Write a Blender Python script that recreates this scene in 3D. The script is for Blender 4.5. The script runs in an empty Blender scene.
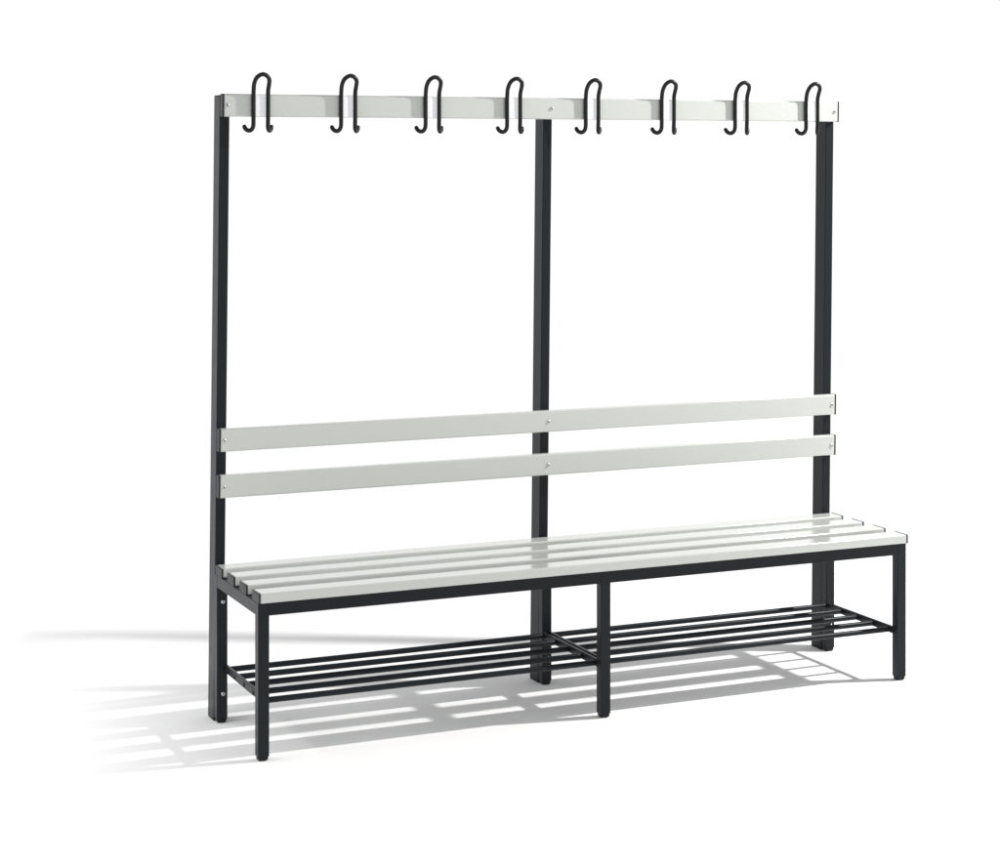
import bpy, bmesh, math
from mathutils import Vector, Matrix

scene = bpy.context.scene
COL = scene.collection

# ------------------------------------------------------------------ measures (metres)
W = 1.9590            # outer width over the legs
TW, TD = 0.0295, 0.0272   # leg tube width (x) and depth (y)
YB = 0.3730           # front face of the rear legs
YP = 0.4029           # front face of the tall posts
PW, PD = 0.0279, 0.0560   # post section
LEAN = 0.0104         # the tall back frame stands a touch out of plumb sideways
SLAT_H, SLAT_T = 0.0612, 0.0255
ZS = 0.4249           # top of the seat
SX0, SX1 = -0.0005, 1.9595
CAP = 0.0040


# ------------------------------------------------------------------ materials
def nodes_of(name):
    m = bpy.data.materials.new(name)
    m.use_nodes = True
    nt = m.node_tree
    return m, nt, nt.nodes['Principled BSDF']


def add(nt, kind, **inp):
    n = nt.nodes.new(kind)
    for k, v in inp.items():
        n.inputs[k].default_value = v
    return n


def coated(name, colour, rough, spec, bump_scale, bump_strength, mottling, coat=0.0, coat_rough=0.05):
    """painted / moulded surface: slight tone mottling, roughness variation and orange-peel"""
    m, nt, b = nodes_of(name)
    L = nt.links
    tc = nt.nodes.new('ShaderNodeTexCoord')
    big = add(nt, 'ShaderNodeTexNoise', Scale=7.0, Detail=4.0)
    L.new(tc.outputs['Object'], big.inputs['Vector'])
    hsv = add(nt, 'ShaderNodeHueSaturation', Color=(*colour, 1))
    mr = add(nt, 'ShaderNodeMapRange')
    mr.inputs['To Min'].default_value = 1 - mottling
    mr.inputs['To Max'].default_value = 1 + mottling
    L.new(big.outputs['Fac'], mr.inputs['Value'])
    L.new(mr.outputs['Result'], hsv.inputs['Value'])
    L.new(hsv.outputs['Color'], b.inputs['Base Color'])
    mid = add(nt, 'ShaderNodeTexNoise', Scale=30.0, Detail=3.0)
    L.new(tc.outputs['Object'], mid.inputs['Vector'])
    rr = add(nt, 'ShaderNodeMapRange')
    rr.inputs['To Min'].default_value = rough * 0.8
    rr.inputs['To Max'].default_value = rough * 1.2
    L.new(mid.outputs['Fac'], rr.inputs['Value'])
    L.new(rr.outputs['Result'], b.inputs['Roughness'])
    b.inputs['Specular IOR Level'].default_value = spec
    b.inputs['Coat Weight'].default_value = coat
    b.inputs['Coat Roughness'].default_value = coat_rough
    fine = add(nt, 'ShaderNodeTexNoise', Scale=bump_scale, Detail=2.0)
    L.new(tc.outputs['Object'], fine.inputs['Vector'])
    bp = add(nt, 'ShaderNodeBump', Strength=bump_strength, Distance=0.0006)
    L.new(fine.outputs['Fac'], bp.inputs['Height'])
    L.new(bp.outputs['Normal'], b.inputs['Normal'])
    return m


M_SLAT = coated('light_grey_plastic', (0.554, 0.570, 0.542), 0.15, 0.75, 260.0, 0.006, 0.006, 0.25, 0.10)
M_STEEL = coated('anthracite_powder_coat', (0.0140, 0.0170, 0.0200), 0.34, 0.14, 520.0, 0.10, 0.08)
M_CAP = coated('black_plastic_cap', (0.015, 0.0165, 0.0185), 0.40, 0.20, 300.0, 0.06, 0.06)
M_WIRE = coated('black_hook_coating', (0.011, 0.011, 0.012), 0.36, 0.22, 400.0, 0.06, 0.08)
M_PLATE = coated('white_plate', (0.90, 0.90, 0.93), 0.3, 0.4, 300.0, 0.03, 0.02)
M_FLOOR = coated('white_paper', (0.93, 0.93, 0.93), 0.85, 0.1, 120.0, 0.05, 0.006)

M_ZINC, _nt, _b = nodes_of('zinc_screw')
_b.inputs['Base Color'].default_value = (0.62, 0.63, 0.64, 1)
_b.inputs['Metallic'].default_value = 1.0
_n = add(_nt, 'ShaderNodeTexNoise', Scale=300.0)
_r = add(_nt, 'ShaderNodeMapRange')
_r.inputs['To Min'].default_value = 0.2
_r.inputs['To Max'].default_value = 0.42
_nt.links.new(_n.outputs['Fac'], _r.inputs['Value'])
_nt.links.new(_r.outputs['Result'], _b.inputs['Roughness'])


# ------------------------------------------------------------------ mesh helpers
def add_box(bm, x0, x1, y0, y1, z0, z1, bevel=0.0015, seg=2, mat=0, lean=0.0):
    tmp = bmesh.new()
    bmesh.ops.create_cube(tmp, size=1.0)
    for v in tmp.verts:
        v.co = Vector(((x0 + x1) / 2 + v.co.x * (x1 - x0), (y0 + y1) / 2 + v.co.y * (y1 - y0),
                       (z0 + z1) / 2 + v.co.z * (z1 - z0)))
    if bevel:
        bmesh.ops.bevel(tmp, geom=list(tmp.edges), offset=bevel, segments=seg, profile=0.5, affect='EDGES')
    tmp.normal_update()
    flat = {f for f in tmp.faces if max(abs(c) for c in f.normal) > 0.9999}
    for v in tmp.verts:
        v.co.x += lean * v.co.z
    merge(bm, tmp, mat, flat)


def merge(bm, tmp, mat=0, flat=()):
    mp = {v: bm.verts.new(v.co) for v in tmp.verts}
    for f in tmp.faces:
        nf = bm.faces.new([mp[v] for v in f.verts])
        nf.material_index = mat
        nf.smooth = f not in flat
    tmp.free()


def add_tube(bm, pts, r, n=14, caps=True, mat=0):
    pts = [Vector(p) for p in pts]
    rings = []
    up = None
    for i, p in enumerate(pts):
        t = (pts[min(i + 1, len(pts) - 1)] - pts[max(i - 1, 0)]).normalized()
        if up is None:
            a = Vector((0, 1, 0)) if abs(t.y) < 0.9 else Vector((0, 0, 1))
        else:
            a = up
        a = (a - t * a.dot(t)).normalized()
        up = a
        b = t.cross(a)
        rings.append([bm.verts.new(p + a * (r * math.cos(2 * math.pi * k / n)) + b * (r * math.sin(2 * math.pi * k / n)))
                      for k in range(n)])
    for A, B in zip(rings, rings[1:]):
        for k in range(n):
            f = bm.faces.new((A[k], A[(k + 1) % n], B[(k + 1) % n], B[k]))
            f.smooth = True
            f.material_index = mat
    if caps:
        for ring, s, i, j in ((rings[0], -1, 0, 1), (rings[-1], 1, -1, -2)):
            t = (pts[i] - pts[j]).normalized()
            prev, c = ring, pts[i]
            for q in (0.5, 0.87):
                cur = [bm.verts.new(c + (v.co - c) * math.sqrt(1 - q * q) + t * r * q) for v in ring]
                for k in range(n):
                    vs = (prev[k], prev[(k + 1) % n], cur[(k + 1) % n], cur[k])
                    f = bm.faces.new(vs)
                    f.smooth = True
                    f.material_index = mat
                prev = cur
            f = bm.faces.new(prev)
            f.smooth = True
            f.material_index = mat


def add_screw(bm, x, y, z, r=0.0052, turn=0.3):
    """pan head facing -y with raised dark cross bars, recess shade put into the second material"""
    n = 18
    prof = [(1.0, 0.0), (1.0, 0.25), (0.86, 0.46), (0.6, 0.58), (0.3, 0.62)]
    prev = None
    for q, h in prof:
        ring = [bm.verts.new((x + q * r * math.cos(2 * math.pi * k / n), y - h * r, z + q * r * math.sin(2 * math.pi * k / n)))
                for k in range(n)]
        if prev:
            for k in range(n):
                f = bm.faces.new((prev[k], ring[k], ring[(k + 1) % n], prev[(k + 1) % n]))
                f.smooth = True
        prev = ring
    bm.faces.new(list(reversed(prev)))
    for a in (turn, turn + math.pi / 2):
        c, s = math.cos(a), math.sin(a)
        hl, hw = r * 0.55, r * 0.13
        q = []
        for (u, w) in ((-hl, -hw), (hl, -hw), (hl, hw), (-hl, hw)):
            q.append((x + u * c - w * s, z + u * s + w * c))
        front = [bm.verts.new((px, y - 0.66 * r - (0.0001 if a > turn else 0), pz)) for px, pz in q]
        back = [bm.verts.new((px, y - 0.40 * r, pz)) for px, pz in q]
        fs = [bm.faces.new(front)]
        for k in range(4):
            fs.append(bm.faces.new((front[k], back[k], back[(k + 1) % 4], front[(k + 1) % 4])))
        for f in fs:
            f.material_index = 1


def obj(name, bm, mats, parent=None):
    bmesh.ops.recalc_face_normals(bm, faces=bm.faces)
    me = bpy.data.meshes.new(name)
    bm.to_mesh(me)
    bm.free()
    for m in (mats if isinstance(mats, (list, tuple)) else [mats]):
        me.materials.append(m)
    o = bpy.data.objects.new(name, me)
    COL.objects.link(o)
    if parent is not None:
        o.parent = parent
    return o


def box_obj(name, dims, mat, parent, **kw):
    bm = bmesh.new()
    add_box(bm, *dims, **kw)
    return obj(name, bm, mat, parent)


def screw_obj(name, parent, x, y, z, **kw):
    bm = bmesh.new()
    add_screw(bm, x, y, z, **kw)
    return obj(name, bm, [M_ZINC, M_CAP], parent)  # cap black on the cross bars stands in for shade in a recess


# ------------------------------------------------------------------ the setting
bm = bmesh.new()
fx0, fx1, fy0, fy1 = -1.9, 3.6, -1.7, 1.68
N = 8
grid = [[bm.verts.new((fx0 + (fx1 - fx0) * i / N, fy0 + (fy1 - fy0) * j / N, 0)) for j in range(N + 1)] for i in range(N + 1)]
for i in range(N):
    for j in range(N):
        bm.faces.new((grid[i][j], grid[i + 1][j], grid[i + 1][j + 1], grid[i][j + 1]))
floor = obj('floor', bm, M_FLOOR)
floor['kind'] = 'structure'

# ------------------------------------------------------------------ the bench
bench = bpy.data.objects.new('cloakroom_bench', None)
COL.objects.link(bench)
bench['label'] = ('long cloakroom bench, light grey slats on anthracite steel, tall rear posts with hooks, shoe rack')
bench['category'] = 'bench'


def foot_cap(leg, x0, x1, y0, y1):
    """black plug in the bottom of a leg, rounded towards the floor"""
    bm = bmesh.new()
    e = 0.0014
    rows = [(e, 0.0115), (e, 0.0062), (0.0026, 0.0024), (0.0046, 0.0004), (0.0056, 0.0)]
    prev = None
    for inset, z in rows:
        cx, cy = (x0 + x1) / 2, (y0 + y1) / 2
        hx, hy = (x1 - x0) / 2 - inset, (y1 - y0) / 2 - inset
        rad = min(hx, hy) * 0.30
        ring = []
        for sx, sy, a0 in ((1, 1, 0), (-1, 1, 90), (-1, -1, 180), (1, -1, 270)):
            for k in range(4):
                a = math.radians(a0 + 30 * k)
                ring.append(bm.verts.new((cx + sx * (hx - rad) + rad * math.cos(a), cy + sy * (hy - rad) + rad * math.sin(a), z)))
        if prev:
            for k in range(16):
                f = bm.faces.new((prev[k], prev[(k + 1) % 16], ring[(k + 1) % 16], ring[k]))
                f.smooth = True
        else:
            bm.faces.new(ring)
        prev = ring
    bm.faces.new(list(reversed(prev)))
    obj('foot_cap', bm, M_CAP, leg)


leg_x = [(0.0, TW), (W / 2 - TW / 2 + 0.0003, W / 2 + TW / 2 + 0.0003), (W - TW, W)]
Z_RAIL = ZS - SLAT_T            # slats rest on the frame here
LEG_FOOT = 0.0105
for (a, b) in leg_x:
    leg = box_obj('leg', (a, b, 0.0, TD, LEG_FOOT, Z_RAIL - 0.0004), M_STEEL, bench, bevel=0.0016)
    foot_cap(leg, a, b, 0.0, TD)
    rear = box_obj('leg', (a, b, YB, YB + TD, LEG_FOOT, Z_RAIL - 0.0004), M_STEEL, bench, bevel=0.0016)
    foot_cap(rear, a, b, YB, YB + TD)
    for z in (0.3266, 0.0790):
        screw_obj('bolt', rear, a + 0.0168, YB, z, r=0.0056)

# frame under the seat: front and rear rails between the legs, cross rails from front to back
ZR0 = 0.3660
for (a, b) in ((leg_x[0][1], leg_x[1][0]), (leg_x[1][1], leg_x[2][0])):
    for y in (0.0, YB):
        box_obj('seat_rail', (a - 0.0008, b + 0.0008, y + 0.0003, y + TD - 0.0003, ZR0, Z_RAIL - 0.0007), M_STEEL, bench, bevel=0.0014)
for (a, b) in leg_x:
    box_obj('cross_rail', (a + 0.0003, b - 0.0003, TD - 0.0008, YB + 0.0008, ZR0, Z_RAIL - 0.0007), M_STEEL, bench, bevel=0.0014)

# four seat slats
SW, SG, SF = SLAT_H, 0.0504, -0.0090
slat_ys = [(SF + k * (SW + SG), SF + k * (SW + SG) + SW) for k in range(4)]
for (y0, y1) in slat_ys:
    s = box_obj('seat_slat', (SX0 + CAP, SX1 - CAP, y0, y1, Z_RAIL, ZS), M_SLAT, bench, bevel=0.0040, seg=4)
    for (xa, xb) in ((SX0, SX0 + CAP + 0.0006), (SX1 - CAP - 0.0006, SX1)):
        box_obj('end_cap', (xa, xb, y0 - 0.0003, y1 + 0.0003, Z_RAIL - 0.0002, ZS + 0.0003), M_CAP, s, bevel=0.0021)

# shoe rack in two bays: end bars front to back, five rods along each bay
ROD_Z, ROD_R = 0.1435, 0.0078
ROD_Y = [0.3700 - 0.0832 * k for k in range(5)]
for (xa, xb) in ((0.0240, 0.9750), (0.9825, 1.9340)):
    rack = box_obj('shoe_rack', (xa, xa + 0.0090, TD - 0.010, YB + 0.010, 0.1345, 0.1545), M_STEEL, bench, bevel=0.0016)
    box_obj('end_bar', (xb - 0.0090, xb, TD - 0.010, YB + 0.010, 0.1345, 0.1545), M_STEEL, rack, bevel=0.0016)
    for y in ROD_Y:
        bm = bmesh.new()
        add_tube(bm, [(xa + 0.004 + (xb - xa - 0.008) * k / 12, y, ROD_Z) for k in range(13)], ROD_R, n=16)
        obj('rod', bm, M_STEEL, rack)

# three tall posts behind the bench
post_x = [(-0.0011, -0.0011 + PW), (0.9783 - PW / 2, 0.9783 + PW / 2), (1.9570 - PW, 1.9570)]
Z_TOP = 1.6898
for (a, b) in post_x:
    p = box_obj('post', (a, b, YP, YP + PD, 0.0035, Z_TOP - 0.003), M_STEEL, bench, bevel=0.0018, lean=LEAN)
    box_obj('post_cap', (a - 0.0002, b + 0.0002, YP - 0.0001, YP + PD + 0.0002, Z_TOP - 0.003, Z_TOP), M_CAP, p, bevel=0.001, lean=LEAN)
    box_obj('foot_cap', (a + 0.0006, b - 0.0006, YP + 0.0006, YP + PD - 0.0006, 0.0, 0.0033), M_CAP, p, bevel=0.0008, lean=LEAN)

# backrest slats and hook rail on the posts
YF = YP - SLAT_T - 0.0002
screw_x = [0.0135, 0.9785, 1.9432]
BARS = [('backrest_slat', 0.7283, 0.7901), ('backrest_slat', 0.6036, 0.6654), ('hook_rail', 1.6308, 1.6926)]
for i, (nm, z0, z1) in enumerate(BARS):
    s = box_obj(nm, (SX0 + CAP, SX1 - CAP, YF, YP - 0.0002, z0, z1), M_SLAT, bench, bevel=0.0040, seg=4, lean=LEAN)
    for (xa, xb) in ((SX0, SX0 + CAP + 0.0006), (SX1 - CAP - 0.0006, SX1)):
        box_obj('end_cap', (xa, xb, YF - 0.0003, YP + 0.0001 - 0.0002, z0 - 0.0003, z1 + 0.0003), M_CAP, s, bevel=0.0018, lean=LEAN)
    for k, x in enumerate(screw_x):
        zc = (z0 + z1) / 2 - 0.0005
        screw_obj('screw', s, x + LEAN * zc, YF, zc, turn=0.25 + 0.5 * k + 0.35 * i)


# eight coat hooks of bent wire: hat loop on top leaning forward, two upturned ends below
def catmull(P, n=6):
    P = [Vector(p) for p in P]
    out = []
    for i in range(len(P) - 1):
        p0, p1, p2, p3 = P[max(i - 1, 0)], P[i], P[i + 1], P[min(i + 2, len(P) - 1)]
        for k in range(n):
            t = k / n
            out.append(0.5 * ((2 * p1) + (p2 - p0) * t + (2 * p0 - 5 * p1 + 4 * p2 - p3) * t * t
                              + (3 * p1 - p0 - 3 * p2 + p3) * t ** 3))
    out.append(P[-1])
    return out


WR = 0.0060
HS = 0.0205            # half spacing of the wires
ZB, ZT = 1.6308, 1.6926


def make_hook(xc):
    yw = -WR + 0.0003
    half = [  # right half, from the top of the loop down, relative to (xc, YF, 0)
        (0.0000, yw - 0.0205, 1.7455), (0.0085, yw - 0.0200, 1.7430), (0.0160, yw - 0.0180, 1.7370),
        (0.0200, yw - 0.0135, 1.7285), (0.0210, yw - 0.0060, 1.7160), (HS, yw - 0.0018, 1.7045),
        (HS, yw - 0.0002, 1.6930), (HS, yw, 1.6800), (HS, yw, 1.6500), (HS, yw, 1.6250), (HS, yw + 0.0010, 1.6090),
        (HS + 0.0015, yw + 0.0040, 1.6000), (HS + 0.0060, yw + 0.0100, 1.5940), (HS + 0.0115, yw + 0.0170, 1.5945),
        (HS + 0.0158, yw + 0.0225, 1.5990), (HS + 0.0178, yw + 0.0255, 1.6045)]
    path = [(-x, y, z) for x, y, z in reversed(half[1:])] + half
    pts = [(xc + LEAN * 0 + x, YF + y, z) for x, y, z in catmull(path)]
    bm = bmesh.new()
    add_tube(bm, pts, WR, n=14)
    h = obj('coat_hook', bm, M_WIRE, bench)
    bm = bmesh.new()
    add_box(bm, xc - HS + 0.003, xc + HS - 0.003, YF - 0.0060, YF - 0.0001, ZB + 0.0010, ZT - 0.0006, bevel=0.0006)
    obj('mounting_plate', bm, M_PLATE, h)


for k in range(8):
    make_hook(0.1216 + 0.25036 * k)

# ------------------------------------------------------------------ light
KEY = Vector((3.835, -0.555, 3.065))
ld = bpy.data.lights.new('key_lamp', 'POINT')
ld.energy = 710.0
ld.shadow_soft_size = 0.066
ld.color = (1.0, 0.985, 0.965)
lo = bpy.data.objects.new('key_lamp', ld)
lo.location = KEY
COL.objects.link(lo)

fd = bpy.data.lights.new('added_side_fill', 'AREA')  # unseen fill, added to whiten the left floor and fade its shadows
fd.shape = 'RECTANGLE'
fd.size, fd.size_y = 1.0, 2.8
fd.spread = math.radians(150)
fd.energy = 38.0
fo = bpy.data.objects.new('added_side_fill', fd)
fo.location = (-1.5, 0.85, 1.2)
fo.rotation_euler = (0.0, 0.0, 0.0)      # hangs flat, shining straight down
COL.objects.link(fo)

world = bpy.data.worlds.new('World')
scene.world = world
world.use_nodes = True
nt = world.node_tree
bg = nt.nodes['Background']
tc = nt.nodes.new('ShaderNodeTexCoord')
sp = nt.nodes.new('ShaderNodeSeparateXYZ')
nt.links.new(tc.outputs['Generated'], sp.inputs['Vector'])
ramp = nt.nodes.new('ShaderNodeValToRGB')
mr = nt.nodes.new('ShaderNodeMapRange')
mr.inputs['From Min'].default_value = -1.0
mr.inputs['From Max'].default_value = 1.0
nt.links.new(sp.outputs['Z'], mr.inputs['Value'])
nt.links.new(mr.outputs['Result'], ramp.inputs['Fac'])
cr = ramp.color_ramp
cr.interpolation = 'EASE'
HOR, TOP = 1.04, 0.47
cr.elements[0].position = 0.0
cr.elements[0].color = (HOR, HOR, HOR, 1)
cr.elements[1].position = 0.60
cr.elements[1].color = (HOR, HOR, HOR, 1)
e = cr.elements.new(0.78)
e.color = (TOP, TOP, TOP * 1.02, 1)
side = nt.nodes.new('ShaderNodeMapRange')     # the studio is darker behind the photographer
side.inputs['From Min'].default_value = -1.0
side.inputs['From Max'].default_value = 0.1
side.inputs['To Min'].default_value = 0.80
side.inputs['To Max'].default_value = 1.0
nt.links.new(sp.outputs['Y'], side.inputs['Value'])
mul = nt.nodes.new('ShaderNodeMix')
mul.data_type = 'RGBA'
mul.blend_type = 'MULTIPLY'
mul.inputs['Factor'].default_value = 1.0
nt.links.new(ramp.outputs['Color'], mul.inputs['A'])
nt.links.new(side.outputs['Result'], mul.inputs['B'])
nt.links.new(mul.outputs['Result'], bg.inputs['Color'])
bg.inputs['Strength'].default_value = 1.0

# ------------------------------------------------------------------ camera
cd = bpy.data.cameras.new('camera')
co = bpy.data.objects.new('camera', cd)
COL.objects.link(co)
scene.camera = co
yaw, pitch, roll = 0.4183, 0.0028, 0.0005
fw = Vector((math.sin(yaw) * math.cos(pitch), math.cos(yaw) * math.cos(pitch), -math.sin(pitch)))
rt = Vector((math.cos(yaw), -math.sin(yaw), 0))
up = rt.cross(fw)
r2 = math.cos(roll) * rt + math.sin(roll) * up
u2 = -math.sin(roll) * rt + math.cos(roll) * up
mw = Matrix.Identity(4)
for i in range(3):
    mw[i][0], mw[i][1], mw[i][2] = r2[i], u2[i], -fw[i]
mw.translation = Vector((-1.4980, -4.8656, 1.5289))
co.matrix_world = mw
cd.sensor_fit = 'HORIZONTAL'
cd.sensor_width = 36.0
cd.lens = 2011.44 / 1000.0 * 36.0
cd.shift_x = 0.0
cd.shift_y = -0.2723
cd.clip_end = 200.0

vs = scene.view_settings
scene.display_settings.display_device = 'sRGB'
vs.view_transform = 'Standard'
vs.look = 'None'
vs.exposure = 0.0
vs.gamma = 1.0
vs.use_curve_mapping = False
